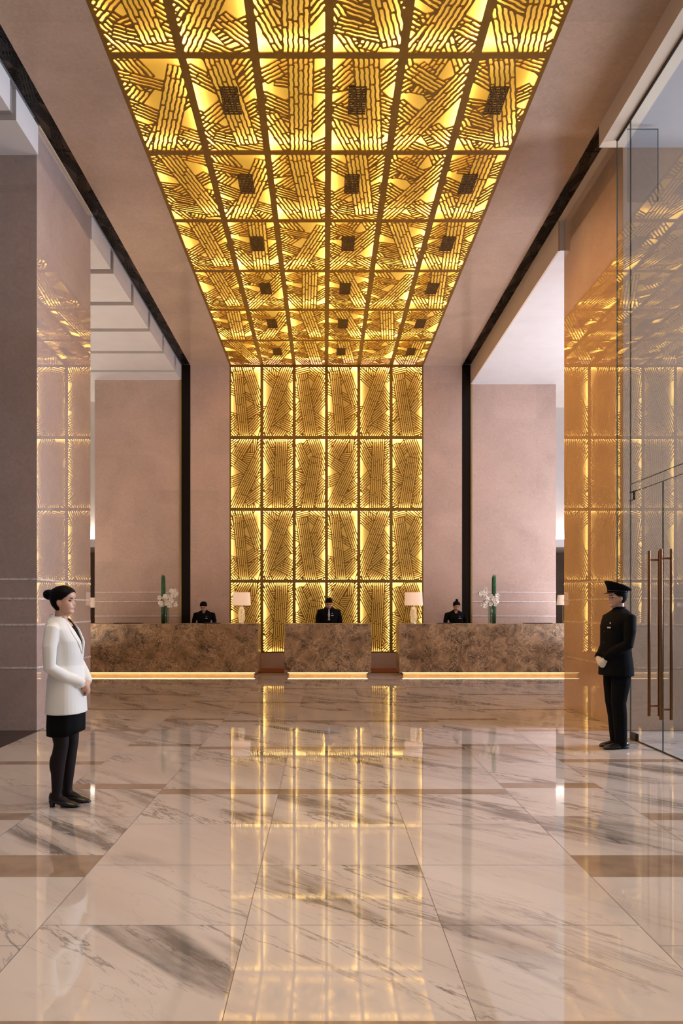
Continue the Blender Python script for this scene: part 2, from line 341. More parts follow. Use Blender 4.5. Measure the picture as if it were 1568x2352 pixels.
# ------------------------------------------------------------------ fretwork panels
def fret_mesh(name, W, H, bands, seed, seg=(.18, .5), border=.036, pitch=.052, web=.019, cell=.0085, thick=.012, filler=9, wob=.006, ns=(3, 5), fl=(.3, .62)):
    rnd = random.Random(seed)
    nx = int(round(W/cell)); ny = int(round(H/cell))
    X, Y = np.meshgrid(np.linspace(0, W, nx+1), np.linspace(0, H, ny+1))
    L_ = []
    for (x0, y0, x1, y1, n) in bands: L_.append((x0*W, y0*H, x1*W, y1*H, n))
    for k in range(filler):
        s = rnd.random()*(2*W+2*H)
        if s < W: px, py, a = s, 0, PI/2
        elif s < 2*W: px, py, a = s-W, H, -PI/2
        elif s < 2*W+H: px, py, a = 0, s-2*W, 0
        else: px, py, a = W, s-2*W-H, PI
        a += rnd.choice((-1, 1))*rnd.uniform(.15, .95); l = rnd.uniform(*fl)*min(1, W/.77)
        L_.append((px-math.cos(a)*.05, py-math.sin(a)*.05, px+math.cos(a)*l, py+math.sin(a)*l, rnd.randint(*ns)))
    f = np.full(X.shape, 9.0); owned = np.zeros(X.shape, bool); outside = np.full(X.shape, 9.0)
    for (x0, y0, x1, y1, n) in L_:
        dx, dy = x1-x0, y1-y0; ln = math.hypot(dx, dy); ux, uy = dx/ln, dy/ln
        U = (X-x0)*ux+(Y-y0)*uy; V = -(X-x0)*uy+(Y-y0)*ux
        hw = n*pitch/2
        qx = np.abs(U-ln/2)-ln/2; qy = np.abs(V)-hw
        sd = np.where((qx > 0) & (qy > 0), np.hypot(np.maximum(qx, 0), np.maximum(qy, 0)), np.maximum(qx, qy))
        ph = rnd.random()*6; k1 = rnd.uniform(28, 45)
        Vw = V+wob*np.sin(U*k1+ph)+wob*.5*np.sin(U*k1*2.3+ph*2+V*30)
        t = (Vw+hw)/pitch; idx = np.clip(np.floor(t).astype(int), -1, n)
        fr = t-np.floor(t)
        dv = np.minimum(fr, 1-fr)*pitch
        dv = np.where(sd < 0, np.maximum(dv, 0), dv)
        du = np.full(X.shape, 9.0)
        for s in range(-1, n+1):
            p = rnd.uniform(.05, .25); bp = []
            while p < ln:
                bp.append(p); p += rnd.uniform(*seg)
            mk = idx == s
            for p in bp: du[mk] = np.minimum(du[mk], np.abs(U[mk]-p)+.003)
        inside = (sd < 0) & ~owned
        val = np.minimum(np.minimum(dv, du), np.minimum(outside, -sd+web*.5))
        f = np.where(inside, val, f)
        owned |= sd < 0
        outside = np.minimum(outside, np.maximum(sd, 0))
    f = np.where(owned, f, outside)
    f = f-web/2
    b = np.minimum(np.minimum(X, W-X), np.minimum(Y, H-Y))-border
    f = np.minimum(f, b)
    # soften corners
    f = np.clip(f, -.03, .03)
    for _ in range(2):
        g = np.pad(f, 1, mode='edge')
        f = .5*f+.125*(g[1:-1, :-2]+g[1:-1, 2:]+g[:-2, 1:-1]+g[2:, 1:-1])
    f[0, :] = f[-1, :] = -.02; f[:, 0] = f[:, -1] = -.02
    hx = W/nx; hy = H/ny
    S = f <= 0
    verts = []; key = {}; faces = []; walls = []
    def vid(k, x, y):
        i = key.get(k)
        if i is None:
            i = key[k] = len(verts); verts.append((x-W/2, y-H/2, 0.0))
        return i
    full = S[:-1, :-1] & S[1:, :-1] & S[:-1, 1:] & S[1:, 1:]
    none = ~(S[:-1, :-1] | S[1:, :-1] | S[:-1, 1:] | S[1:, 1:])
    for j in range(ny):
        i = 0
        row = full[j]
        while i < nx:
            if row[i]:
                k = i
                while k < nx and row[k]: k += 1
                faces.append((vid((i, j), i*hx, j*hy), vid((i, j+1), i*hx, (j+1)*hy), vid((k, j+1), k*hx, (j+1)*hy), vid((k, j), k*hx, j*hy)))
                i = k
            else:
                if not none[j, i]:
                    cs = [(i, j), (i, j+1), (i+1, j+1), (i+1, j)]; poly = []; cut = []
                    for q in range(4):
                        a = cs[q]; c = cs[(q+1) % 4]
                        sa = S[a[1], a[0]]; sb = S[c[1], c[0]]
                        if sa: poly.append(vid(a, a[0]*hx, a[1]*hy))
                        if sa != sb:
                            va = f[a[1], a[0]]; vb = f[c[1], c[0]]; t = va/(va-vb)
                            kk = (min(a, c), max(a, c))
                            v = vid(kk, (a[0]+(c[0]-a[0])*t)*hx, (a[1]+(c[1]-a[1])*t)*hy)
                            poly.append(v); cut.append((v, sa))
                    if len(poly) > 2: faces.append(tuple(poly))
                    if len(cut) == 2: walls.append((cut[0][0], cut[1][0]))
                    elif len(cut) == 4:
                        cc = cut if cut[0][1] else cut[1:]+cut[:1]
                        walls.append((cc[0][0], cc[1][0])); walls.append((cc[2][0], cc[3][0]))
                i += 1
    back = {}
    for a, c in walls:
        for v in (a, c):
            if v not in back:
                back[v] = len(verts); x, y, _ = verts[v]; verts.append((x, y, thick))
        faces.append((a, c, back[c], back[a]))
    # outer rim
    i0 = len(verts)
    for x, y in ((-W/2, -H/2), (W/2, -H/2), (W/2, H/2), (-W/2, H/2)):
        verts.append((x, y, 0)); verts.append((x, y, thick))
    for q in range(4):
        a = i0+2*q; c = i0+2*((q+1) % 4); faces.append((a, c, c+1, a+1))
    me = bpy.data.meshes.new(name); me.from_pydata(verts, [], faces); me.update()
    return me

WALLD = [
 [(.25, .08, .47, 1.05, 4), (.48, -.05, .93, .54, 4), (.36, .38, 1.05, .56, 3), (1.0, .55, .3, .74, 4), (.02, -.05, .16, .22, 3), (-.05, .85, .22, .74, 4), (.45, .98, .95, .72, 4)],
 [(.86, -.05, .02, .92, 5), (-.05, .06, .45, .26, 4), (1.05, .58, .55, .26, 4), (.15, .82, .95, .5, 4), (.35, .74, .9, .86, 4), (.3, 1.05, .1, .86, 3), (.9, .7, .4, 1.05, 4)],
 [(.22, .12, .56, 1.05, 5), (.9, .12, .35, .66, 4), (-.05, .08, .45, .02, 4), (.35, .03, 1.05, .3, 4), (1.05, .38, .6, .62, 4), (.5, .68, 1.05, .85, 4), (-.05, .72, .3, .52, 4), (.0, .95, .35, .8, 4)],
 [(1.0, .2, .12, 1.02, 5), (-.05, .27, .62, .48, 4), (.62, -.05, .1, .36, 5), (.2, .3, .85, .27, 4), (.78, -.05, .72, .3, 3), (-.05, .64, .45, .55, 4), (.5, .9, 1.05, .72, 4), (.5, .75, .62, 1.05, 4)],
 [(.63, -.05, .5, 1.05, 5), (.05, .1, .5, .5, 4), (1.05, .3, .45, .6, 4), (.1, .17, .5, .19, 3), (.0, .7, .42, .5, 4), (.55, .62, 1.05, .82, 4), (-.02, .95, .4, .78, 4), (.95, .9, .6, 1.05, 4), (.1, -.05, .4, .22, 4)],
 [(.68, .28, .38, 1.05, 5), (.08, .1, .48, .52, 4), (.52, -.05, .98, .5, 5), (.3, .2, .6, .02, 4), (.0, .52, .5, .62, 4), (.95, .6, .6, .76, 5), (.05, .9, .35, .7, 4), (.75, 1.05, .95, .7, 4)]]
CEILD = [
 [(.3, -.05, .88, .92, 5), (-.05, .12, .5, .3, 4), (.95, .3, .3, .55, 4), (.1, .75, 1.0, .88, 4), (.85, .5, .5, .95, 4), (.0, .62, .45, 1.0, 4), (.6, .02, 1.0, .1, 4)],
 [(.95, .1, .3, .98, 5), (.0, .16, .65, .28, 3), (.0, .45, .6, .66, 4), (.5, .7, 1.05, .85, 4), (.1, -.05, .4, .3, 4), (.05, 1.0, .5, .6, 3)],
 [(.5, .0, .72, 1.05, 5), (.0, .5, .55, .64, 4), (.05, .5, .45, 1.0, 4), (.45, .04, .05, .28, 5), (1.05, .05, .62, .3, 4), (.1, .52, .55, .3, 4)],
 [(.45, -.02, .7, .9, 5), (.0, .12, .5, .32, 4), (1.05, .12, .55, .4, 4), (.0, .7, .5, .45, 4), (.2, .8, 1.0, .94, 4), (.0, .68, .4, 1.0, 4), (1.0, .45, .6, .6, 4)],
 [(1.05, .1, .05, .98, 5), (.1, .12, .6, .3, 4), (-.05, .3, .4, .1, 4), (.0, .45, .5, .7, 4), (.55, .0, .3, .35, 3), (.6, .7, 1.0, .9, 4), (.75, -.05, .95, .2, 4)],
 [(.62, .0, .55, 1.05, 5), (.0, .38, .55, .56, 4), (.5, .05, .05, .2, 4), (1.05, .15, .6, .3, 4), (.1, .56, .4, .95, 4), (1.05, .45, .65, .72, 4)]]
WALLD = [[(a, b_, c, d, n+(1 if n > 3 else 0)) for a, b_, c, d, n in D] for D in WALLD]
wall_me = [fret_mesh('fretwork_sheet', CW, CH, d, 20+i, wob=.0015, pitch=.047, web=.0195, cell=.0072, filler=11, seg=(.22, .62)) for i, d in enumerate(WALLD)]
ceil_me = [fret_mesh('fretwork_sheet', CW, CH, d, 50+i, border=.042, pitch=.054, web=.020, cell=.0085, filler=7, wob=.0035, seg=(.25, .75)) for i, d in enumerate(CEILD)]
for me in wall_me+ceil_me: me.materials.append(M['gold'])
def quadmesh(name, W, H, z, m):
    me = bpy.data.meshes.new(name)
    bm = box(B(), -W/2, W/2, -H/2, H/2, z, z+.01); bm.to_mesh(me); bm.free(); me.materials.append(m); return me
CAV = .15
dif_c = quadmesh('light_diffuser', CW, CH, CAV, M['diffuser']); dif_w = quadmesh('light_diffuser', CW, CH, CAV*.8, M['diffuser_wall'])
ORD = ['first', 'second', 'third', 'fourth', 'fifth', 'sixth', 'seventh', 'eighth']
SEED = 0
def panel(kind, loc, rot, sheet, dif, label, group):
    r = empty(kind, loc, label=label, cat='panel', group=group)
    r.rotation_euler = rot
    o = bpy.data.objects.new('fretwork_sheet', sheet); C.objects.link(o); o.parent = r
    o = bpy.data.objects.new('light_diffuser', dif); C.objects.link(o); o.parent = r
    return r
for r in range(4):
    for c in range(6):
        pos = ['top row', 'second row down', 'third row down', 'bottom row'][r]
        panel('fretwork_panel', (SX0+CW*(c+.5), YW, ZC-CH*(r+.5)), (-PI/2, 0, 0), wall_me[(r % 2)*3+c % 3], dif_w,
              'backlit gold fretwork panel on the back wall, %s, %s from the left' % (pos, ORD[c]), 'gold fretwork panels of the back wall')
NR = 8
for r in range(NR):
    for c in range(6):
        pos = 'row touching the back wall' if r == 0 else '%s row out from the back wall' % ORD[r]
        k = (c*2+r*5+(c//3)) % 6 if r % 2 else (c+3*(r//2)) % 6
        panel('fretwork_panel', (SX0+CW*(c+.5), YW-CH*(r+.5), ZC), (0, 0, 0), ceil_me[k], dif_c,
              'backlit gold fretwork ceiling panel, %s, %s from the left' % (pos, ORD[c]), 'gold fretwork panels of the ceiling')
# air grilles in the ceiling fretwork
def grille_mesh():
    bm = B(); w, h = .20, .46
    for i in range(11):
        x = -w/2+w*i/10; box(bm, x-.003, x+.003, -h/2, h/2, -.012, .0)
    for i in range(12):
        y = -h/2+h*i/11; box(bm, -w/2, w/2, y-.008, y+.008, -.010, .002)
    rnd = random.Random(3)
    for i in range(26):
        x = -w/2+w*(rnd.randrange(10)+.5)/10; y = -h/2+h*rnd.uniform(.05, .95)
        box(bm, x-.011, x+.011, y-.025, y+.025, -.008, .0)
    me = bpy.data.meshes.new('air_grille'); bm.to_mesh(me); bm.free(); me.materials.append(M['grille']); return me
M['grille'] = plain('dark_bronze_grille', (.14, .07, .015), .5, .3)
gm = grille_mesh()
for r in range(0, 6):
    for c, fx in ((1, .56), (3, .42), (5, .46)):
        o = bpy.data.objects.new('air_grille', gm); C.objects.link(o)
        o.location = (SX0+CW*(c+fx), YW-CH*(r+1)+CH*.41, ZC-.004)
        pos = 'nearest the back wall' if r == 0 else '%s row out from the back wall' % ORD[r]
        setp(o, 'dark air grille in the gold ceiling, %s line, %s' % ({1: 'left', 3: 'middle', 5: 'right'}[c], pos), 'vent', 'air grilles in the gold ceiling')

# ------------------------------------------------------------------ LED lines behind the fretwork (real strip lamps)
def area(name, loc, rot, sx, sy, power, col):
    l = bpy.data.lights.new(name, 'AREA'); l.shape = 'RECTANGLE'; l.size = sx; l.size_y = sy; l.energy = power; l.color = col
    o = bpy.data.objects.new(name, l); C.objects.link(o); o.location = loc; o.rotation_euler = rot
    return o
LEDC = (1.0, .80, .52)
LEDW = (1.0, .84, .60)
PW = 3.7    # watts per metre
PWW = 2.7
ymin = YW-CH*NR
for i in range(7):       # wall verticals, shining +Y onto the diffusers
    area('led_line', (SX0+CW*i, YW+.055, ZC-CH*2), (PI/2, 0, 0), .04, CH*4, PWW*CH*4, LEDW)
for j in range(5):
    area('led_line', (SX0+CW*3, YW+.055, ZC-CH*j), (PI/2, 0, 0), CW*6, .04, PWW*CW*6, LEDW)
for i in range(7):       # ceiling, shining up
    area('led_line', (SX0+CW*i, (YW+ymin)/2, ZC+.06), (PI, 0, 0), .04, CH*NR, PW*CH*NR, LEDC)
for j in range(NR+1):
    area('led_line', (SX0+CW*3, YW-CH*j, ZC+.06), (PI, 0, 0), CW*6, .04, PW*CW*6, LEDC)

# ------------------------------------------------------------------ shell
def st(name, m, dims, **k): return boxo(name, m, dims, kind='structure', **k)
def stm(name, m, lst, **k):
    bm = B()
    for d in lst: box(bm, *d)
    return obj(name, bm, m, kind='structure', **k)
BX = [-3.438, -3.228, 3.312, 3.51]
YN = -4.0
stm('wall_back', M['stone_xz'], [(BX[1], SX0, YW, YW+.5, 0, ZC+.4), (SX1, BX[2], YW, YW+.5, 0, ZC+.4), (SX0, SX1, YW-.02, YW+.5, 0, ZC-4*CH),
    (SX0, SX1, YW+.20, YW+.5, 0, ZC+.4), (-5.53, BX[0], YW, YW+.5, 0, ZC), (BX[3], 5.57, YW, YW+.5, 0, ZC)])
stm('ceiling', M['stone_xy'], [(BX[1], SX0, YN, YW, ZC, ZC+.4), (SX1, BX[2], YN, YW, ZC, ZC+.4), (SX0, SX1, YN, ymin, ZC, ZC+.4), (SX0, SX1, ymin, YW, ZC+.2, ZC+.4)])
# dark band: fretwork strip on the ceiling, plain bronze channel down the wall
band_src = fret_mesh('band_src', .19, CH, [(.1, -.02, .8, .3, 3), (.9, .25, .1, .6, 3), (.2, .5, .9, .9, 3), (.9, .85, .3, 1.05, 3)], 9, border=.006, pitch=.030, web=.013, cell=.006, thick=.006, filler=10, wob=.002)
def band(name, x0, x1):
    bm = B()
    k = 0; y = YW
    while y > YN:
        b2 = B(); b2.from_mesh(band_src)
        bmesh.ops.transform(b2, verts=b2.verts, matrix=Matrix.Translation(((x0+x1)/2, y-CH/2, ZC+.012)) @ Matrix.Diagonal(((x1-x0)/.19, (-1)**k, 1, 1)))
        t = bpy.data.meshes.new('t'); b2.to_mesh(t); b2.free(); bm.from_mesh(t); bpy.data.meshes.remove(t)
        y -= CH; k += 1
    root = obj(name, bm, M['black_band'], kind='structure')
    bb = B(); box(bb, x0, x1, YN, YW, ZC+.03, ZC+.4); 
    obj('channel_backing', bb, M['band_back'], root)
    bb = B(); box(bb, x0, x1, YW-.005, YW+.4, 0, ZC+.02)
    obj('wall_channel', bb, M['black_band'], root)
    return root
bm_l = band('trim_1', BX[0], BX[1]); bm_r = band('trim_2', BX[2], BX[3])
st('trim_3', M['brass'], (BX[0]-.045, BX[0], YW-.03, YW, 0, 6.95)); st('trim_4', M['brass'], (BX[3], BX[3]+.04, YW-.03, YW, 0, 6.85))
# inlay lines on the side bay walls
ZL = [1.846, 1.615, 1.27]
for n, (a, b_) in enumerate(((-5.53, BX[0]-.045), (BX[3]+.04, 5.57))):
    stm('trim_%d' % (5+n), M['inlay'], [(a, b_, YW-.012, YW+.01, z-.011, z+.011) for z in ZL])
# ceilings of the side aisles
gaps = [17.66-1.32*k for k in range(12)]
ys = [YW]
for g in gaps: ys += [g+.17, g]
bmp = []
for k in range(0, len(ys)-1, 2):
    y1, y0 = ys[k], ys[k+1]
    bmp.append((y0, y1))
st('ceiling_aisle', M['grey_plaster'], (-8.6, -3.50, YN, 9.25, 7.02, 7.34))
st('ceiling_aisle_far', M['grey_plaster'], (-8.6, -3.50, 11.37, YW, 7.02, 7.34))
for k, (y0, y1) in enumerate(bmp):
    if y0 > 9.25 and y1 < 11.4: continue
    if y0 < 11.37 < y1: y0 = 11.37
    if y0 < 9.25 < y1: y1 = 9.25
    o = boxo('ceiling_box', M['white'], (-8.5, -3.455, y0, y1, 6.95, 7.30), label='white dropped ceiling box over the left aisle, %s from the back wall' % (ORD+['ninth', 'tenth', 'eleventh', 'twelfth', 'thirteenth'])[k], cat='ceiling panel', group='white stepped ceiling boxes of the left aisle')
st('ceiling_side', M['white'], (3.54, 8.0, 11.52, YW+4, 6.85, 7.4))
st('trim_7', M['cream'], (3.51, 3.54, 11.52, YW, 6.845, 7.4))
bk = stm('trim_8', M['cream'], [(3.312, 3.62, YN, 9.25, 7.04, 7.4)])
M['entry'] = plain('entrance_plaster', (.42, .385, .37), .6)
st('ceiling_entrance', M['entry'], (3.62, 8.0, YN, 9.25, 7.04, 7.4))
st('trim_11', M['cream'], (3.51, 3.62, 9.25, 11.53, 7.295, 7.4)); st('trim_12', M['cream'], (-3.60, -3.438, 9.25, 11.37, 7.295, 7.4))
# rooms glimpsed past the bay walls
for s, x0, x1, nm in ((-1, -8.6, -5.2, 'wall_far_left'), (1, 5.2, 8.6, 'wall_far_right')):
    st(nm, M['white'], (x0, x1, 20.6, 21.0, 3.30, 7.4))
    st('trim_%d' % (9 if s < 0 else 10), M['white'], (x0, x1, 20.2, 20.45, 3.08, 3.27))
    st('wall_corridor_%s' % ('left' if s < 0 else 'right'), M['brown_wall'], (x0, x1, 22.2, 22.4, 0, 3.1))
    st('ceiling_corridor_%s' % ('left' if s < 0 else 'right'), M['cream'], (x0, x1, 20.2, 22.4, 3.06, 3.08))
    area('cove_lamp', ((x0+x1)/2, 20.53, 3.30), (PI, 0, 0), 3.0, .06, 60, (1, .86, .72))
st('wall_left', M['stone_yz'], (-8.9, -8.6, 2.0, 23, 0, 7.4))
st('wall_right', M['stone_yz'], (8.0, 8.3, 9.25, 23, 0, 7.4))
st('ceiling_far', M['white'], (-8.6, -5.2, YW, 21.0, 7.0, 7.3))

# ------------------------------------------------------------------ stone piers
ZP = [1.83, 1.595, 1.28, .76]
def pier(label, x0, x1, y0, y1, ztop, inlay_col):
    r = empty('stone_pier', ((x0+x1)/2, (y0+y1)/2, 0), label=label, cat='column')
    cx, cy = (x0+x1)/2, (y0+y1)/2
    bm = B(); box(bm, x0-cx, x1-cx, y0-cy, y1-cy, 0, ztop, bev=.004)
    obj('shaft', bm, M['stone_yz'], r)
    for z in ZP:
        b_ = B(); box(b_, x0-cx-.004, x1-cx+.004, y0-cy-.004, y1-cy+.004, z-.011, z+.011)
        obj('inlay_line', b_, inlay_col, r)
    return r
pier('tall polished stone pier behind the woman in the white jacket', -5.3, -3.47, 9.25, 11.37, 7.29, M['inlay'])
M['inlay_warm_lit'] = pvar('warm_lit_inlay', (.55, .40, .28), .12, .25, 25)  # the white inlay with warm light put into its colour
M['stone_yz_amber_lit'] = stone('amber_lit_stone_pier', 'YZ', rough=.01, spec=.8, col=(.50, .345, .235), tile=(30, 30))  # same stone as the left pier, amber light painted into its colour
pr = pier('tall polished amber-lit stone pier behind the uniformed doorman and glass', 3.60, 5.4, 9.25, 11.52, 7.29, M['inlay_warm_lit'])
for ch in pr.children:
    if ch.name.startswith('shaft'): ch.data.materials[0] = M['stone_yz_amber_lit']

# ------------------------------------------------------------------ reception desks
def desk(label, x0, x1):
    r = empty('reception_desk', ((x0+x1)/2, YD, 0), label=label, cat='desk', group='marble reception desks')
    w = (x1-x0)/2
    bm = B(); box(bm, -w, w, 0, .05, .072, ZD-.02); box(bm, -w, -w+.05, .05, .75, .072, ZD-.02); box(bm, w-.05, w, .05, .75, .072, ZD-.02)
    obj('marble_front', bm, M['marble_dark'], r)
    obj('countertop', box(B(), -w-.004, w+.004, -.004, .80, ZD-.02, ZD, bev=.003), M['marble_dark'], r)
    obj('plinth', box(B(), -w+.09, w-.09, .10, .68, 0, .072), M['plinth'], r)
    obj('light_strip', box(B(), -w+.07, w-.07, .055, .075, .060, .071), M['led'], r, label='glowing warm light strip')
    obj('work_surface', box(B(), -w+.05, w-.05, .5, .80, .74, .77), M['brown_wall'], r)
    return r
desk('long brown marble reception desk at the left with the tall orchid vase', -5.4, -1.439)
desk('short brown marble reception desk in the middle before the gold wall', -.866, 1.007)
desk('long brown marble reception desk at the right with the orchid vase', 1.618, 5.5)
boxo('carpet', M['red_mat'], (SX0-3.1, SX1+3.1, 17.40, YW-.03, .001, .012), label='strip of red-brown carpet behind the reception desks', cat='carpet')

# ------------------------------------------------------------------ table lamps
def desk_lamp(x, label):
    r = empty('table_lamp', (x, YD+.5, ZD), label=label, cat='lamp', group='table lamps on the reception desks')
    bm = B(); loft(bm, [ell((0, 0, z), q, q, 14) for z, q in ((0, .055), (.02, .052), (.05, .062), (.15, .070), (.26, .066), (.34, .052), (.37, .035))])
    for k in range(90):
        rn = random.Random(k*7); a = rn.uniform(0, 2*PI); z = rn.uniform(.03, .34)
        q = inter(z, [0, .05, .15, .26, .34, .37], [.052, .062, .07, .066, .052, .035])
        blob(bm, (math.cos(a)*q*.95, math.sin(a)*q*.95, z), (.012, .012, .018), seg=6, rings=5)
    obj('glass_base', bm, M['crystal'], r, smooth=True)
    obj('collar', cyl(B(), 0, 0, .37, .41, .018), M['steel'], r)
    obj('foot', cyl(B(), 0, 0, 0, .012, .068, .064), M['steel'], r)
    bm = B(); seg = 40
    ro, ri = [], []
    for z, q in ((.40, .205), (.69, .190)):
        ro.append([bm.verts.new(p) for p in ell((0, 0, z), q, q*.75, seg, 2.6)]); ri.append([bm.verts.new(p) for p in ell((0, 0, z), q-.004, q*.75-.004, seg, 2.6)])
    for A, Bq in ((ro[0], ro[1]), (ri[1], ri[0]), (ro[1], ri[1]), (ri[0], ro[0])):
        for i in range(seg): bm.faces.new((A[i], A[(i+1) % seg], Bq[(i+1) % seg], Bq[i]))
    obj('lamp_shade', bm, M['shade'], r, smooth=False)
    obj('bulb', blob(B(), (0, 0, .50), (.03, .03, .045)), M['bulb'], r, smooth=True)
    return r
sD = F/(YD+.5)
desk_lamp((554.5-745)/sD, 'crystal table lamp with pale shade on the left desk')
desk_lamp((949.5-745)/sD, 'crystal table lamp with pale shade on the right desk')

# ------------------------------------------------------------------ orchid arrangements
def flower(bm, bc, c, size, rn):
    fw = Vector((rn.uniform(-.6, .6), -1, rn.uniform(-.4, .4))).normalized()
    q = fw.to_track_quat('Z', 'Y').to_matrix().to_4x4()
    for k in range(5):
        a = k*2*PI/5+rn.uniform(-.1, .1); rx = size*(.5 if k % 2 else .42)
        mm = Matrix.Translation(c) @ q @ Matrix.Rotation(a, 4, 'Z') @ Matrix.Translation((size*.42, 0, size*.06)) @ Matrix.Rotation(-.3, 4, 'Y') @ Matrix.Diagonal((rx, rx*.8, size*.09, 1))
        bmesh.ops.create_uvsphere(bm, u_segments=8, v_segments=5, radius=1, matrix=mm)
    blob(bc, c+fw*size*.12, (size*.11,)*3, seg=6, rings=4)
def arrangement(px, mirror, label):
    x = (px-745)/sD
    r = empty('flower_arrangement', (x, YD+.45, ZD), label=label, cat='flowers', group='orchid arrangements on the desks')
    s = mirror; rn = random.Random(4 if s > 0 else 8)
    # glass cylinder
    bm = B(); seg = 28; A = []
    for z, q in ((0, .055), (.40, .055), (.40, .050), (.02, .050)): A.append([bm.verts.new(p) for p in ell((s*.055, 0, z), q, q, seg)])
    for a, b_ in zip(A, A[1:]):
        for i in range(seg): bm.faces.new((a[i], a[(i+1) % seg], b_[(i+1) % seg], b_[i]))
    bm.faces.new(list(reversed(A[0]))); bm.faces.new(A[-1])
    obj('glass_vase', bm, M['vase_glass'], r, smooth=True)
    # upright rolled leaves
    for k in range(9):
        b2 = B(); a = k*2*PI/9; q = .032; cx = -s*.03+math.cos(a)*q; cy = math.sin(a)*q+.05
        h = rn.uniform(1.04, 1.09)
        loft(b2, [ell((cx, cy, z), w, w*.45, 10) for z, w in ((0.0, .012), (.3, .018), (.8, .018), (h-.05, .014), (h, .004))])
        obj('tall_leaf', b2, M['leaf'], r, smooth=True)
    # stems and flowers
    def stem(pts): obj('stem', tube(B(), [Vector(p) for p in pts], .004, 6), M['stem'], r, smooth=True)
    stem([(s*.05, 0, .02), (s*.06, 0, .3), (s*.08, -.04, .5), (s*.18, -.06, .66), (s*.26, -.06, .72)])
    stem([(s*.04, 0, .02), (s*.05, -.02, .3), (s*.04, -.05, .48), (s*-.05, -.08, .52)])
    stem([(s*.06, 0, .02), (s*.05, -.02, .3), (s*.12, -.05, .46), (s*.22, -.08, .44)])
    pts = []
    for k in range(26): pts.append((s*(rn.uniform(-.1, .2)), rn.uniform(-.12, -.02), rn.uniform(.40, .62)))
    for k in range(13): a = rn.uniform(0, 6.3); q = rn.uniform(.02, .1); pts.append((s*(.24+math.cos(a)*q*.9), rn.uniform(-.1, -.02), .66+math.sin(a)*q*1.2))
    for k in range(4): pts.append((s*rn.uniform(.12, .30), -.08, rn.uniform(.37, .46)))
    for p in pts:
        b2, bc = B(), B(); flower(b2, bc, Vector(p), rn.uniform(.05, .068), rn)
        o = obj('orchid_bloom', b2, M['petal'], r, smooth=True); obj('bloom_centre', bc, M['petal_c'], o, smooth=True)
arrangement(378, 1, 'white orchids in a glass vase with tall leaves on the left desk')
arrangement(1131, -1, 'white orchids in a glass vase with tall leaves on the right desk')
# flat leather folders on the counters
for px, w, lab in ((297, .62, 'flat black leather folder at the far left of the left desk'), (489, .36, 'flat black leather folder before the left receptionist'), (1019, .33, 'flat black leather folder before the right receptionist'), (1232, .60, 'flat black leather folder at the far right of the right desk')):
    x = (px-745)/sD
    r = boxo('leather_folder', M['leather'], (x-w/2, x+w/2, YD+.3, YD+.55, ZD, ZD+.014), bev=.004, label=lab, cat='folder', group='leather folders on the desks')
# lamps of the rooms behind
def back_lamp(px, py, Y, label):
    s = F/Y; x = (px-745)/s; z = 1.5-(py-1393)/s
    r = empty('floor_lamp', (x, Y, 0), label=label, cat='lamp', group='lamps in the rooms behind')
    obj('base', cyl(B(), 0, 0, 0, .03, .14), M['brass'], r); obj('pole', cyl(B(), 0, 0, .03, z-.1, .015), M['brass'], r)
    obj('lamp_shade', cyl(B(), 0, 0, z-.12, z+.14, .16, .13), M['shade'], r, smooth=False)
back_lamp(207, 1385, 20.0, 'pale shaded lamp glimpsed past the left pier')
back_lamp(1292, 1379, 20.0, 'pale shaded lamp glimpsed past the right pier')

# ------------------------------------------------------------------ glass entrance at the right
GX = 3.475
def glass_sheet(parent, name, y0, y1, z0, z1, x0=GX, t=.012, edges='all'):
    o = obj(name, box(B(), x0-t/2, x0+t/2, y0, y1, z0, z1), M['glass'], parent)
    return o
gw = empty('glass_partition', (0, 0, 0), label='tall frameless glass partition beside the doorman, reaching the soffit', cat='glass wall')
glass_sheet(gw, 'fixed_pane', 8.72, 9.10, 0, 7.03)
glass_sheet(gw, 'transom_pane', -1.0, 8.70, 2.89, 7.03)
def edge(parent, d): obj('glass_edge', box(B(), *d), M['glass_edge'], parent)
glass_sheet(gw, 'header_strip', -1.0, 8.70, 2.795, 2.884)
edge(gw, (GX-.007, GX+.007, 9.10, 9.106, 0, 7.03)); edge(gw, (GX-.007, GX+.007, 8.70, 8.708, 0, 7.03))
edge(gw, (GX-.007, GX+.007, -1, 8.70, 2.884, 2.89))
obj('head_channel', box(B(), GX-.012, GX+.012, -1.0, 9.10, 7.025, 7.04), M['dark_metal'], gw)
obj('floor_channel', box(B(), GX-.008, GX+.008, 6.0, 8.7, 0, .010), M['dark_metal'], gw)
obj('glass_fin', box(B(), GX+.01, 3.84, 8.82, 8.832, 6.16, 7.0), M['glass'], gw)
for d in ((GX+.01, 3.84, 8.819, 8.833, 6.995, 7.0), (3.836, 3.842, 8.819, 8.833, 6.16, 7.0)): edge(gw, d)
obj('shoe_fitting', box(B(), GX-.02, GX+.02, 8.52, 8.68, 0, .08), M['dark_metal'], gw)
b_ = B()
for d in ((GX-.012, GX+.012, 8.60, 8.608, 2.70, 2.80), (GX-.012, GX+.012, 8.60, 8.72, 2.70, 2.706), (GX-.012, GX+.012, 8.50, 8.72, 2.79, 2.797)): box(b_, *d)
obj('patch_fitting', b_, M['dark_metal'], gw)
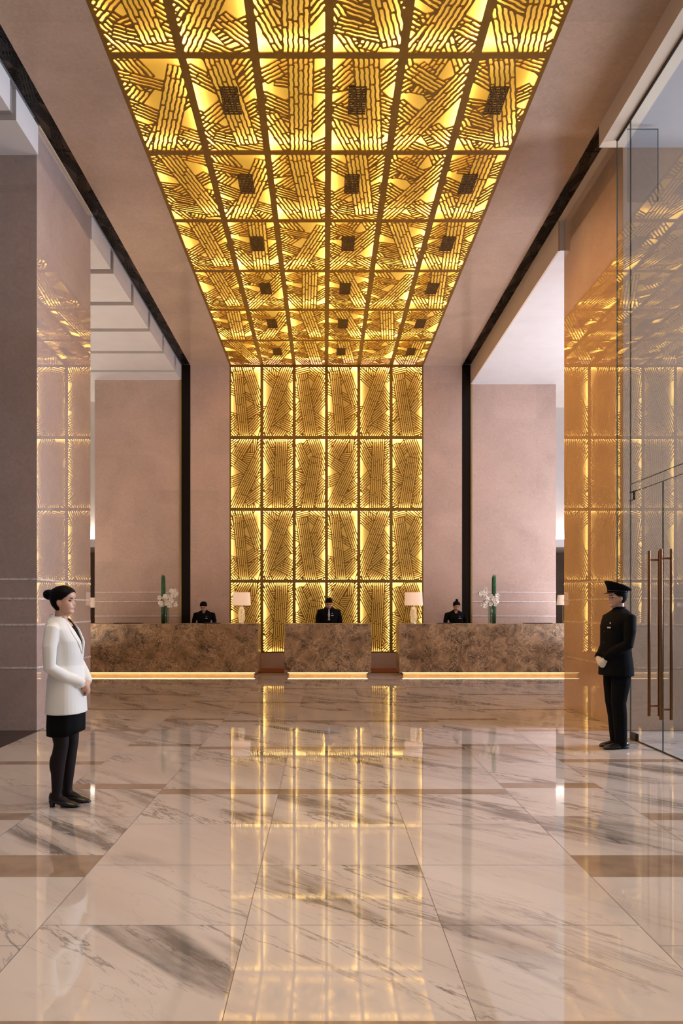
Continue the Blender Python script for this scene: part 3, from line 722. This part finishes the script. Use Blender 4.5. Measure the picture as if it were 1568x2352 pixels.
def gdoor(label, y0, y1, yh):
    r = empty('glass_door', (GX, (y0+y1)/2, 0), label=label, cat='door', group='frameless glass entrance doors')
    w = (y1-y0)/2; cy = (y0+y1)/2
    obj('door_pane', box(B(), -.006, .006, -w, w, .012, 2.786), M['glass'], r)
    obj('glass_edge', box(B(), -.0065, .0065, -w, w, 2.786, 2.791), M['glass_edge'], r)
    obj('glass_edge', box(B(), -.0065, .0065, -w, -w+.005, .012, 2.786), M['glass_edge'], r)
    h = empty('pull_handle', (0, yh-cy, 0)); h.parent = r
    for sx in (-1, 1):
        obj('handle_bar', cyl(B(), sx*.054, 0, .345, 2.085, .0155, seg=20), M['bronze'], h, smooth=False)
    for z in (.45, 1.99):
        bb = B(); limb(bb, [(-.054, 0, z), (.054, 0, z)], [.010, .010], 12); obj('standoff', bb, M['bronze'], h, smooth=True)
    return r
gdoor('frameless glass door leaf nearest the doorman with bronze pull handles', 7.868, 8.69, 8.08)
gdoor('frameless glass door leaf nearest the photographer with bronze pull handles', 7.03, 7.858, 7.80)

# ------------------------------------------------------------------ people
HH = .214
HT = [0, .03, .1, .18, .25, .33, .42, .5, .58, .66, .76, .86, .93, .98, 1]
HF = [.050, .068, .078, .073, .080, .078, .075, .073, .083, .087, .084, .066, .045, .022, .002]
HB = [.010, -.005, -.022, -.045, -.062, -.078, -.088, -.094, -.099, -.101, -.097, -.080, -.056, -.028, -.002]
HW = [.018, .030, .044, .053, .060, .066, .070, .073, .075, .076, .074, .062, .045, .023, .002]
def head_rings(off=0, seg=44, n=40, wide=1.0):
    rings = []
    for k in range(n+1):
        t = .5-.5*math.cos(PI*k/n)
        fx, bx, wy = inter(t, HT, HF), inter(t, HT, HB), inter(t, HT, HW)*wide
        c = (fx+bx)/2; a = (fx-bx)/2
        ring = []
        for i in range(seg):
            th = 2*PI*i/seg
            if th > PI: th -= 2*PI
            p = 2.25
            ca, sa = math.cos(th), math.sin(th)
            x = math.copysign(abs(ca)**(2/p), ca)*(a+off); y = math.copysign(abs(sa)**(2/p), sa)*(wy+off)
            if off == 0:
                nb = inter(t, [.31, .35, .38, .46, .56, .6], [0, .017, .022, .011, .003, 0])*math.exp(-(y/.0125)**2) if ca > 0 else 0
                lp = inter(t, [.19, .22, .245, .262, .28, .31], [0, .004, .0055, .0015, .005, 0])*math.exp(-(y/.02)**2) if ca > 0 else 0
                ey = -.009*math.exp(-((t-.5)/.055)**2)*math.exp(-((abs(y)-.033)/.016)**2) if ca > 0 else 0
                ck = .004*math.exp(-((t-.38)/.09)**2)*math.exp(-((abs(y)-.045)/.016)**2) if ca > 0 else 0
                x += nb+lp+ey+ck
            ring.append(Vector((c+x, y, t*HH+(off*(t*2-1)))))
        rings.append(ring)
    return rings
def person(name, loc, rz, label, male=False, scale=1.0, vox=.006, bow=0, yaw=0, jacket='white_cloth', gloves=False, cap=False, glasses=False, lower='skirt', tie=False, bun=(-.12, 0, .15), bunr=(.045, .05, .05), badge=True, armf=None, detail=True, headlean=0, vz=1.15):
    root = empty('person', loc, rz, label=label, cat='person'); root.scale = (scale,)*3
    S = 1
    sh = .190 if male else .168          # shoulder half width
    # ---- joints (local, facing +x; -y is the right side of the body)
    chin = 1.437
    Hm = Matrix.Translation((-.012+headlean, 0, chin)) @ Matrix.Rotation(yaw, 4, 'Z') @ Matrix.Rotation(bow, 4, 'Y')
    if bow: Hm = Matrix.Translation((.03, 0, -.012)) @ Hm
    arm = armf or {
        -1: [(-.035, -sh, 1.335), (-.040, -sh-.040, 1.20), (-.034, -sh-.05, 1.055), (.055, -sh+.03, .975), (.165, -.065, .920)],
        1: [(-.035, sh, 1.335), (-.01, sh+.040, 1.20), (.015, sh+.05, 1.07), (.10, sh-.06, .99), (.152, .062, .928)]}
    ar = [.036, .038, .034, .030, .024] if not male else [.042, .044, .040, .036, .028]
    # ---- body: one continuous surface
    bm = B()
    hb = B(); loft(hb, head_rings())
    for s in (-1, 1):     # ears
        blob(hb, (-.012, s*.073, HH*.43), (.016, .007, .028), Matrix.Rotation(-.15, 4, 'Y'), 10, 8)
    bmesh.ops.transform(hb, verts=hb.verts, matrix=Hm)
    t = bpy.data.meshes.new('t'); hb.to_mesh(t); hb.free(); bm.from_mesh(t); bpy.data.meshes.remove(t)
    nk = Hm @ Vector((-.018, 0, .05)); nr = .052 if male else .045
    limb(bm, [(-.042, 0, 1.34), (-.035, 0, 1.40), (nk.x*.6-.014, 0, 1.44), nk], [nr+.02, nr+.004, nr, nr], 18)
    tor = [(1.40, -.035, .045, .06), (1.37, -.03, .070, .105), (1.33, -.022, .082, sh-.04), (1.24, 0, .10, .145), (1.15, .005, .098, .13), (1.06, 0, .085, .115), (.97, -.005, .10, .145), (.88, -.008, .108, .155), (.80, -.005, .095, .145)]
    loft(bm, [ell((c, 0, z), a, w, 24, 2.3) for z, c, a, w in reversed(tor)])
    LEGS = {-1: [(-.02, -.085, .86), (-.015, -.085, .66), (-.005, -.07, .47), (-.03, -.068, .33), (-.04, -.065, .12), (-.045, -.065, .055)],
            1: [(-.02, .085, .86), (.0, .085, .66), (.018, .075, .47), (.0, .07, .33), (-.01, .07, .12), (-.01, .07, .055)]}
    lr = [.085, .075, .052, .052, .034, .036]
    for s in (-1, 1):
        limb(bm, LEGS[s], lr, 16)
        f0 = Vector(LEGS[s][-1])
        limb(bm, [f0+Vector((-.02, 0, 0)), f0+Vector((.05, -.0, -.02)), f0+Vector((.10, -.0, -.034))], [.028, (.028, .018), (.024, .008)], 12)
        limb(bm, arm[s], ar, 14)
    # hands, right one folded over the left
    def hand(bm, wr, palm, curl, side, r=.0085):
        wr, palm, curl = Vector(wr), Vector(palm).normalized(), Vector(curl).normalized()
        sidev = palm.cross(curl).normalized()
        e = wr+palm*.085
        limb(bm, [wr-palm*.02, wr+palm*.03, e], [(.022, .022), (.02, .036), (.014, .038)] if abs(sidev.y) < .5 else [(.022, .022), (.03, .024), (.03, .018)], 12)
        for k, fl in enumerate((.066, .074, .070, .056)):
            b0 = e+sidev*(.027-.018*k)-palm*.008
            d1 = (palm*.8+curl*.5).normalized(); d2 = (palm*.25+curl).normalized(); d3 = (curl-palm*.35).normalized()
            p1 = b0+d1*fl*.42; p2 = p1+d2*fl*.33; p3 = p2+d3*fl*.25
            limb(bm, [b0-palm*.015, b0, p1, p2, p3], [r*1.05, r, r, r*.92, r*.8], 8)
        t0 = wr+palm*.02+sidev*.03
        limb(bm, [t0-sidev*.02, t0+palm*.02+sidev*.008, t0+palm*.05+curl*.012], [r*1.5, r*1.25, r], 8)
    R, Lh = Vector(arm[-1][-1]), Vector(arm[1][-1])
    bh = B() if gloves else bm
    hand(bh, R, (.12, .75, -.6) if not armf else (1, .1, -.3), (-.8, .3, -.3) if not armf else (.2, 0, -1), -1)
    hand(bh, Lh, (-.02, -.65, -.7) if not armf else (1, -.1, -.3), (-.6, -.5, .2) if not armf else (.2, 0, -1), 1)
    me = remesh(bm, vox, 2, .4)
    body = link('body', me, M['skin'], root)
    if gloves:
        for s in (-1, 1):
            pass
        g = remesh(bh, vox*.8, 2, .4); o = link('glove', g, M['glove'], root)
        bv = o.modifiers.new('d', 'DISPLACE'); bv.strength = .002
    # face
    if detail:
        def onface(bmx, p, r, rot=None):
            blob(bmx, Hm @ Vector(p), r, (Hm.to_3x3().to_4x4()) @ (rot or Matrix()), 12, 8)
        for s in (-1, 1):
            b2 = B(); onface(b2, (.062, s*.033, HH*.495), (.010, .0135, .0062)); obj('eye', b2, M['eye'], body, smooth=True)
            b2 = B(); onface(b2, (.0725, s*.034, HH*.585), (.006, .018, .0028), Matrix.Rotation(s*.45, 4, 'Z') @ Matrix.Rotation(s*.06, 4, 'X')); obj('eyebrow', b2, M['hair'], body, smooth=True)
        b2 = B(); onface(b2, (.0755, 0, HH*.275), (.0075, .0185, .0042)); onface(b2, (.0750, 0, HH*.238), (.0075, .016, .0048)); obj('lips', b2, M['lips'], body, smooth=True)
    # hair
    hb = B(); ro = head_rings(off=.009 if not male else .006); ri = head_rings(off=-.012)
    TH = [0, .45, .8, 1.15, 1.35, 1.62, 1.75, 2.0, PI]
    HL = [.79, .77, .70, .58, .50, .50, .26, .16, .12] if not male else [.76, .75, .68, .56, .46, .52, .30, .22, .18]
    rings = []
    for k, (ra, rb) in enumerate(zip(ro, ri)):
        t_ = .5-.5*math.cos(PI*k/40); rg = []
        for i in range(len(ra)):
            th = 2*PI*i/len(ra); th = th if th <= PI else 2*PI-th
            w_ = min(1, max(0, (t_-inter(th, TH, HL))/.035+.3))
            rg.append(rb[i].lerp(ra[i], w_))
        rings.append(rg)
    loft(hb, rings)
    if not male:
        blob(hb, Vector(bun), bunr, seg=20, rings=14)
        blob(hb, Vector(bun)+Vector((-.012, 0, .012)), (bunr[0]*.8, bunr[1]*.9, bunr[2]*.75), seg=16, rings=12)
    elif not cap:
        for k in range(14):
            rn = random.Random(k); blob(hb, Vector((rn.uniform(-.06, .055), rn.uniform(-.045, .045), HH*rn.uniform(.93, 1.0))), (.028, .024, .016), seg=10, rings=8)
    bmesh.ops.transform(hb, verts=hb.verts, matrix=Hm)
    link('hair', remesh(hb, .005, 2, .4), M['hair'], root)
    # ---- jacket
    jm = M[jacket]; bj = B()
    if male:
        jt = [(1.425, -.042, .062, .068), (1.40, -.04, .078, .115), (1.375, -.035, .095, sh-.02), (1.33, -.025, .112, sh+.03), (1.25, -.005, .128, sh+.01), (1.15, .0, .13, .185), (1.05, .005, .13, .175), (.95, .005, .135, .185), (.85, .0, .145, .195), (.745, .0, .150, .20)]
    else:
        jt = [(1.43, -.05, .058, .062), (1.405, -.045, .072, .10), (1.38, -.04, .085, sh-.02), (1.33, -.025, .105, sh+.022), (1.24, .0, .125, .172), (1.15, .01, .118, .155), (1.06, .008, .108, .145), (.95, .008, .128, .175), (.82, .008, .134, .185), (.70, .008, .142, .19)]
    loft(bj, [ell((c, 0, z), a, w, 30, 2.35) for z, c, a, w in reversed(jt)])
    for s in (-1, 1):
        pts = [Vector(p) for p in arm[s]]; pts[-1] = pts[-2].lerp(pts[-1], .86)
        limb(bj, [pts[0]+Vector((0, -s*.03, 0))]+pts, [.052, .057, .053, .048, .046, .038] if not male else [.060, .064, .059, .055, .050, .042], 16)
    me = remesh(bj, vox*1.1, 4, .5)
    # open neckline and front
    zv = vz
    b2 = B(); b2.from_mesh(me)
    kill = []
    for f in b2.faces:
        c = f.calc_center_median()
        wv = .006+(c.z-zv)*(.27 if not male else .22)
        if cap: wv = .004+(c.z-1.405)*1.2; zz = 1.40
        else: zz = zv
        if c.x > (-.045 if c.z > 1.37 else .0) and c.z > zz and abs(c.y) < min(wv, .058 if not cap else .05): kill.append(f)
        elif c.z > 1.415 and not cap: kill.append(f)
    bmesh.ops.delete(b2, geom=kill, context='FACES')
    jk = obj('jacket', b2, None, root, smooth=True); jk.data.materials.append(jm)
    sm_ = jk.modifiers.new('s', 'SOLIDIFY'); sm_.thickness = .004; sm_.offset = -1
    # blouse / shirt beneath
    bb = B(); loft(bb, [ell((c, 0, z), a+.006, w+.004, 24, 2.3) for z, c, a, w in reversed(([(1.395, -.036, .058, .085), (1.37, -.03, .078, .115)] if male else [(1.352, -.026, .078, .12)])+[ (1.33, -.02, .092, sh-.02), (1.24, 0, .112, .148), (1.15, .01, .106, .135), (1.06, .006, .09, .12), (.97, 0, .104, .15)])])
    link('shirt' if male and not cap else 'blouse' if not male else 'shirt', remesh(bb, .008, 3), M['black_knit'], root)
    # lapels follow the opening
    def surf(y, z):
        c = inter(-z, [-q[0] for q in jt], [q[1] for q in jt]); a = inter(-z, [-q[0] for q in jt], [q[2] for q in jt]); w = inter(-z, [-q[0] for q in jt], [q[3] for q in jt])
        k = min(1, abs(y)/w); return c+a*(1-k**2.35)**(1/2.35)
    if not cap:
        for s in (-1, 1):
            lb = B(); q = []
            n = 12
            for k in range(n+1):
                z = zv+(1.405-zv)*k/n; yi = .004+(z-zv)*(.27 if not male else .22); yi = min(yi, .056)
                wd = .004+.044*math.sin(PI*min(1, k/n*.93))
                a_ = Vector((surf(yi, z)+.006, s*yi, z)); b__ = Vector((surf(yi+wd, z)+.007, s*(yi+wd), z-.006))
                q.append((a_, b__))
            rings = [[a_, b__, b__+Vector((-.006, 0, 0)), a_+Vector((-.012, 0, 0))] for a_, b__ in q]
            loft(lb, rings)
            o = obj('lapel', lb, jm, jk, smooth=False)
        cb_ = B(); R_ = []
        for k in range(25):
            a = .85+(2*PI-1.7)*k/24; ca, sa = math.cos(a), math.sin(a)
            P = lambda q, w_, z: Vector((-.048+ca*q, sa*w_, z))
            up_ = .018*max(0, -ca)
            R_.append([P(.072, .082, 1.405), P(.064, .068, 1.424+up_), P(.058, .062, 1.424+up_), P(.066, .076, 1.398)])
        loft(cb_, R_); obj('collar', cb_, jm, jk, smooth=False)
    else:
        lb = B(); loft(lb, [ell((-.038, 0, z), .060+d, .062+d, 28) for z, d in ((1.405, .006), (1.445, .002), (1.448, -.004), (1.41, -.002))])
        obj('collar', lb, jm, jk, smooth=True)
        for k in range(5):
            z = 1.30-.11*k; obj('button', blob(B(), (surf(0, z)+.004, 0, z), (.004, .009, .009)), M['dark_metal'], jk, smooth=True)
    if badge:
        for (dy, dz, w, h) in ((0, 0, .030, .008), (.0, .045, .008, .008)):
            y = (.075+dy); z = 1.235+dz; x = surf(y, z)+.006
            obj('name_badge' if dz == 0 else 'lapel_pin', box(B(), x-.003, x+.003, y-w, y+w, z-h, z+h, bev=.001), M['badge'], jk)
    if tie:
        tb = B(); loft(tb, [[Vector((x, -w, z)), Vector((x+.012, 0, z)), Vector((x, w, z)), Vector((x-.004, 0, z))] for z, w, x in ((1.385, .013, .052), (1.36, .017, .082), (1.345, .012, .088), (1.25, .022, .123), (1.17, .027, .128), (1.13, .018, .132))])
        obj('tie', tb, M['tie'], root)
        sb = B(); limb(sb, [(-.035, 0, 1.39), (-.03, 0, 1.425)], [.060, .056], 24); obj('shirt_collar', sb, M['black_knit'], root, smooth=True)
    # ---- lower body
    if lower == 'skirt':
        bb = B(); prof = [(.535, .008, .128, .17), (.60, .008, .13, .17), (.70, .008, .13, .17), (.85, .004, .112, .16), (1.0, 0, .08, .11)]
        rings = []
        for z, c, a, w in prof:
            rg = []
            for i in range(48):
                th = 2*PI*i/48; fl = 1+(.025*math.sin(th*9) if z < .65 else 0)
                p = ell((c, 0, z), a, w, 48, 2.3)[i]; rg.append(Vector((c+(p.x-c)*fl, p.y*fl, z+(.03*max(0, math.cos(th))**2 if z < .56 else 0))))
            rings.append(rg)
        loft(bb, rings); obj('skirt', bb, M['black_cloth'], root, smooth=True)
        bb = B()
        for s in (-1, 1):
            limb(bb, LEGS[s], [r_+.003 for r_ in lr], 18)
            # calf
            k = Vector(LEGS[s][3]); blob(bb, k+Vector((-.022, 0, -.01)), (.042, .045, .095), seg=14, rings=10)
            f0 = Vector(LEGS[s][-1]); limb(bb, [f0+Vector((-.015, 0, .01)), f0+Vector((.05, 0, .0)), f0+Vector((.10, 0, -.022))], [.036, (.036, .026), (.034, .014)], 12)
        link('tights', remesh(bb, .007, 4), M['tights'], root)
        for s in (-1, 1):
            f0 = Vector(LEGS[s][-1]); bs = B(); R_ = []
            for x, zb, zt, w in ((-.050, .045, .085, .018), (-.044, .040, .108, .030), (-.015, .032, .075, .036), (.03, .012, .062, .036), (.08, .002, .054, .042), (.13, .0, .040, .040), (.165, .001, .026, .026), (.180, .004, .014, .010)):
                R_.append([Vector((f0.x+x, f0.y+w*math.cos(a), (zb+zt)/2+(zt-zb)/2*math.sin(a))) for a in [2*PI*i/18 for i in range(18)]])
            loft(bs, R_)
            sh_o = obj('shoe', bs, M['leather'], root, smooth=True)
            hb_ = B(); loft(hb_, [ell((f0.x-.030, f0.y, z), a, w, 16) for z, a, w in ((0, .019, .022), (.012, .019, .022), (.045, .025, .030))])
            obj('heel', hb_, M['leather'], sh_o, smooth=True)
    else:
        bb = B(); loft(bb, [ell((c, 0, z), a, w, 26, 2.4) for z, c, a, w in ((.78, -.005, .115, .165), (.85, -.005, .122, .17), (.95, 0, .115, .16), (1.02, 0, .10, .15))])
        for s in (-1, 1):
            limb(bb, [Vector(p) for p in LEGS[s][:5]]+[Vector(LEGS[s][5])+Vector((0, 0, .0))], [(.098, .098), (.092, .092), (.076, .074), (.074, .07), (.066, .062), (.062, .058)], 18)
        link('trousers', remesh(bb, .008, 4), M['black_cloth'], root)
        for s in (-1, 1):
            f0 = Vector(LEGS[s][-1]); bs = B(); R_ = []
            for x, zb, zt, w in ((-.085, .0, .05, .020), (-.078, 0, .075, .034), (-.03, .0, .085, .040), (.03, .0, .075, .043), (.09, .0, .055, .048), (.14, .0, .045, .044), (.175, .0, .034, .030), (.190, .003, .018, .012)):
                R_.append([Vector((f0.x+x, f0.y+w*math.cos(a), (zb+zt)/2+(zt-zb)/2*math.sin(a))) for a in [2*PI*i/18 for i in range(18)]])
            loft(bs, R_); obj('shoe', bs, M['leather'], root, smooth=True)
    if cap:
        cb = B()
        tilt = lambda x: (x*.32)
        rg = []
        for z, fx, bx, w, tl in ((.158, .096, -.108, .086, .05), (.195, .098, -.112, .088, .1), (.198, .100, -.115, .090, .1), (.222, .122, -.142, .118, .34), (.236, .118, -.140, .118, .36), (.248, .06, -.085, .07, .30)):
            c, a = (fx+bx)/2, (fx-bx)/2
            rg.append([Vector((p.x, p.y, z+p.x*tl)) for p in ell((c, 0, 0), a, w, 36, 2.15)])
        loft(cb, rg); bmesh.ops.transform(cb, verts=cb.verts, matrix=Hm)
        cp = obj('peaked_cap', cb, M['black_cloth'], root, smooth=True)
        vb = B(); top, bot = [], []
        n = 16; vin, vout = [], []
        for k in range(n+1):
            a = -1.15+2.3*k/n
            vin.append(Vector((-.006+.100*math.cos(a), .087*math.sin(a), .163))); o_ = .048*math.cos(a*1.25)
            vout.append(Vector((-.006+(.100+o_)*math.cos(a), (.088+o_*.5)*math.sin(a), .163-o_*.42)))
        R_ = [[a_, b__, b__+Vector((0, 0, -.004)), a_+Vector((0, 0, -.004))] for a_, b__ in zip(vin, vout)]
        loft(vb, R_); bmesh.ops.transform(vb, verts=vb.verts, matrix=Hm)
        obj('visor', vb, M['leather'], cp, smooth=True)
        bb = B(); loft(bb, [[Vector((p.x, p.y, z+p.x*.06)) for p in ell((-.006, 0, 0), .1045, .0895, 36)] for z in (.166, .172)])
        bmesh.ops.transform(bb, verts=bb.verts, matrix=Hm); obj('cap_strap', bb, M['leather'], cp, smooth=True)
    if glasses:
        gb = B()
        for s in (-1, 1):
            n = 20; ring = [Vector((.086-abs(math.cos(2*PI*k/n)*.004), s*.034+.023*math.cos(2*PI*k/n), HH*.50+.015*math.sin(2*PI*k/n))) for k in range(n+1)]
            tube(gb, ring, .0016, 6); tube(gb, [Vector((.083, s*.057, HH*.53)), Vector((.03, s*.076, HH*.53)), Vector((-.012, s*.082, HH*.52))], .0018, 6)
        tube(gb, [Vector((.087, -.011, HH*.51)), Vector((.088, .011, HH*.51))], .0018, 6)
        bmesh.ops.transform(gb, verts=gb.verts, matrix=Hm); obj('glasses', gb, M['steel'], root, smooth=True)
    return root
YF = 5.80
person('p', ((150-745)*YF/F, YF, 0), -.03, 'woman in a white jacket, black skirt and tights standing in profile at the left', vox=.0055, badge=False, yaw=-.05, scale=1.0, bun=(-.098, 0, .150), bunr=(.060, .058, .040))
YM = 8.15
person('p', ((1414-745)*YM/F, YM, 0), PI+.20, 'doorman in a black uniform with peaked cap and white gloves by the glass', male=True, vox=.006, jacket='black_cloth', gloves=True, cap=True, glasses=True, lower='trousers', scale=1.035, yaw=-.15)
RA = {-1: [(-.03, -.2, 1.33), (-.02, -.24, 1.18), (.03, -.25, 1.05), (.16, -.2, .98), (.27, -.14, .93)], 1: [(-.03, .2, 1.33), (-.02, .24, 1.18), (.03, .25, 1.05), (.16, .2, .98), (.27, .14, .93)]}
YR = 17.80; sR = F/YR
person('p', ((468.5-745)/sR, YR, .0125), -PI/2, 'receptionist in a black suit looking down behind the left desk', vox=.009, bow=.62, jacket='black_cloth', armf=RA, bun=(-.09, 0, .06), bunr=(.04, .04, .04), scale=.985, vz=1.27)
person('p', ((755-745)/sR, YR, .0125), -PI/2, 'man in a dark suit and silver tie behind the middle desk', male=True, vox=.009, bow=.58, jacket='black_cloth', armf=RA, tie=True, lower='trousers', scale=1.035)
person('p', ((1046.5-745)/sR, YR, .0125), -PI/2, 'receptionist in a black suit with a top bun behind the right desk', vox=.009, bow=.45, jacket='black_cloth', armf=RA, bun=(-.03, 0, .235), bunr=(.035, .035, .035), scale=.985, vz=1.27, yaw=.1)

# ------------------------------------------------------------------ lights
def aim(o, tgt):
    d = Vector(tgt)-o.location; o.rotation_euler = d.to_track_quat('-Z', 'Y').to_euler()
WARM = (1.0, .78, .55); COOL = (.80, .86, 1.0)
# added area light, stands in for the unseen glowing ceiling over the camera
o = area('nave_ceiling_fill', (0, 1.2, 7.2), (0, 0, 0), 4.4, 9, 225, (1, .84, .68)); o.data.spread = math.radians(115)
# daylight through the entrance glazing behind and to the right
o = area('daylight', (7.9, 8.7, 4.0), (0, 0, 0), 2.2, 5.5, 520, COOL); aim(o, (-3.5, 8.6, 3.8)); o.data.spread = math.radians(110)
o = area('daylight', (0, -5.5, 4.2), (0, 0, 0), 9, 6.5, 45, (1, .86, .76)); aim(o, (0, 12, 3.5))
o = area('daylight', (6.0, -2.5, 4.0), (0, 0, 0), 4, 5, 25, (.92, .92, 1.0)); aim(o, (5.0, 9.2, 4.5))
s_ = bpy.data.lights.new('amber_spot', 'SPOT'); s_.energy = 1100; s_.color = (1, .48, .14); s_.spot_size = math.radians(58); s_.spot_blend = .6; s_.shadow_soft_size = 0  # added spot without a fixture, throws amber onto the right pier
o = bpy.data.objects.new('amber_spot', s_); C.objects.link(o); o.location = (-2.7, 12.2, 7.27); aim(o, (3.6, 10.3, 3.4))
o = area('daylight', (7.85, 15.0, 3.4), (0, 0, 0), 4.5, 4.5, 280, COOL); aim(o, (-1, 14.2, .5))
# aisle lamps (hidden beyond the piers)
o = area('aisle_lamp', (-6.2, 13.0, .6), (0, 0, 0), 2.0, 8, 260, (1, .85, .70)); o.rotation_euler = (PI, 0, 0)
o = area('aisle_lamp', (6.6, 14.0, .6), (0, 0, 0), 2.0, 7, 400, (.88, .87, 1.0)); o.rotation_euler = (PI, 0, 0)
w = bpy.data.worlds.new('world'); sc.world = w; w.use_nodes = True
bg = w.node_tree.nodes['Background']; bg.inputs[0].default_value = (.62, .60, .68, 1); bg.inputs[1].default_value = .17

# ------------------------------------------------------------------ camera
cam = bpy.data.cameras.new('camera'); co = bpy.data.objects.new('camera', cam); C.objects.link(co)
co.location = (0, 0, HC); co.rotation_euler = (PI/2, 0, 0)
cam.sensor_fit = 'VERTICAL'; cam.sensor_height = 36; cam.lens = 36*F/2352
cam.shift_x = 39/2352; cam.shift_y = 217/2352; cam.clip_end = 200
sc.camera = co
sc.view_settings.view_transform = 'Standard'; sc.view_settings.look = 'None'; sc.view_settings.gamma = 1; sc.view_settings.use_curve_mapping = False
sc.view_settings.exposure = 0
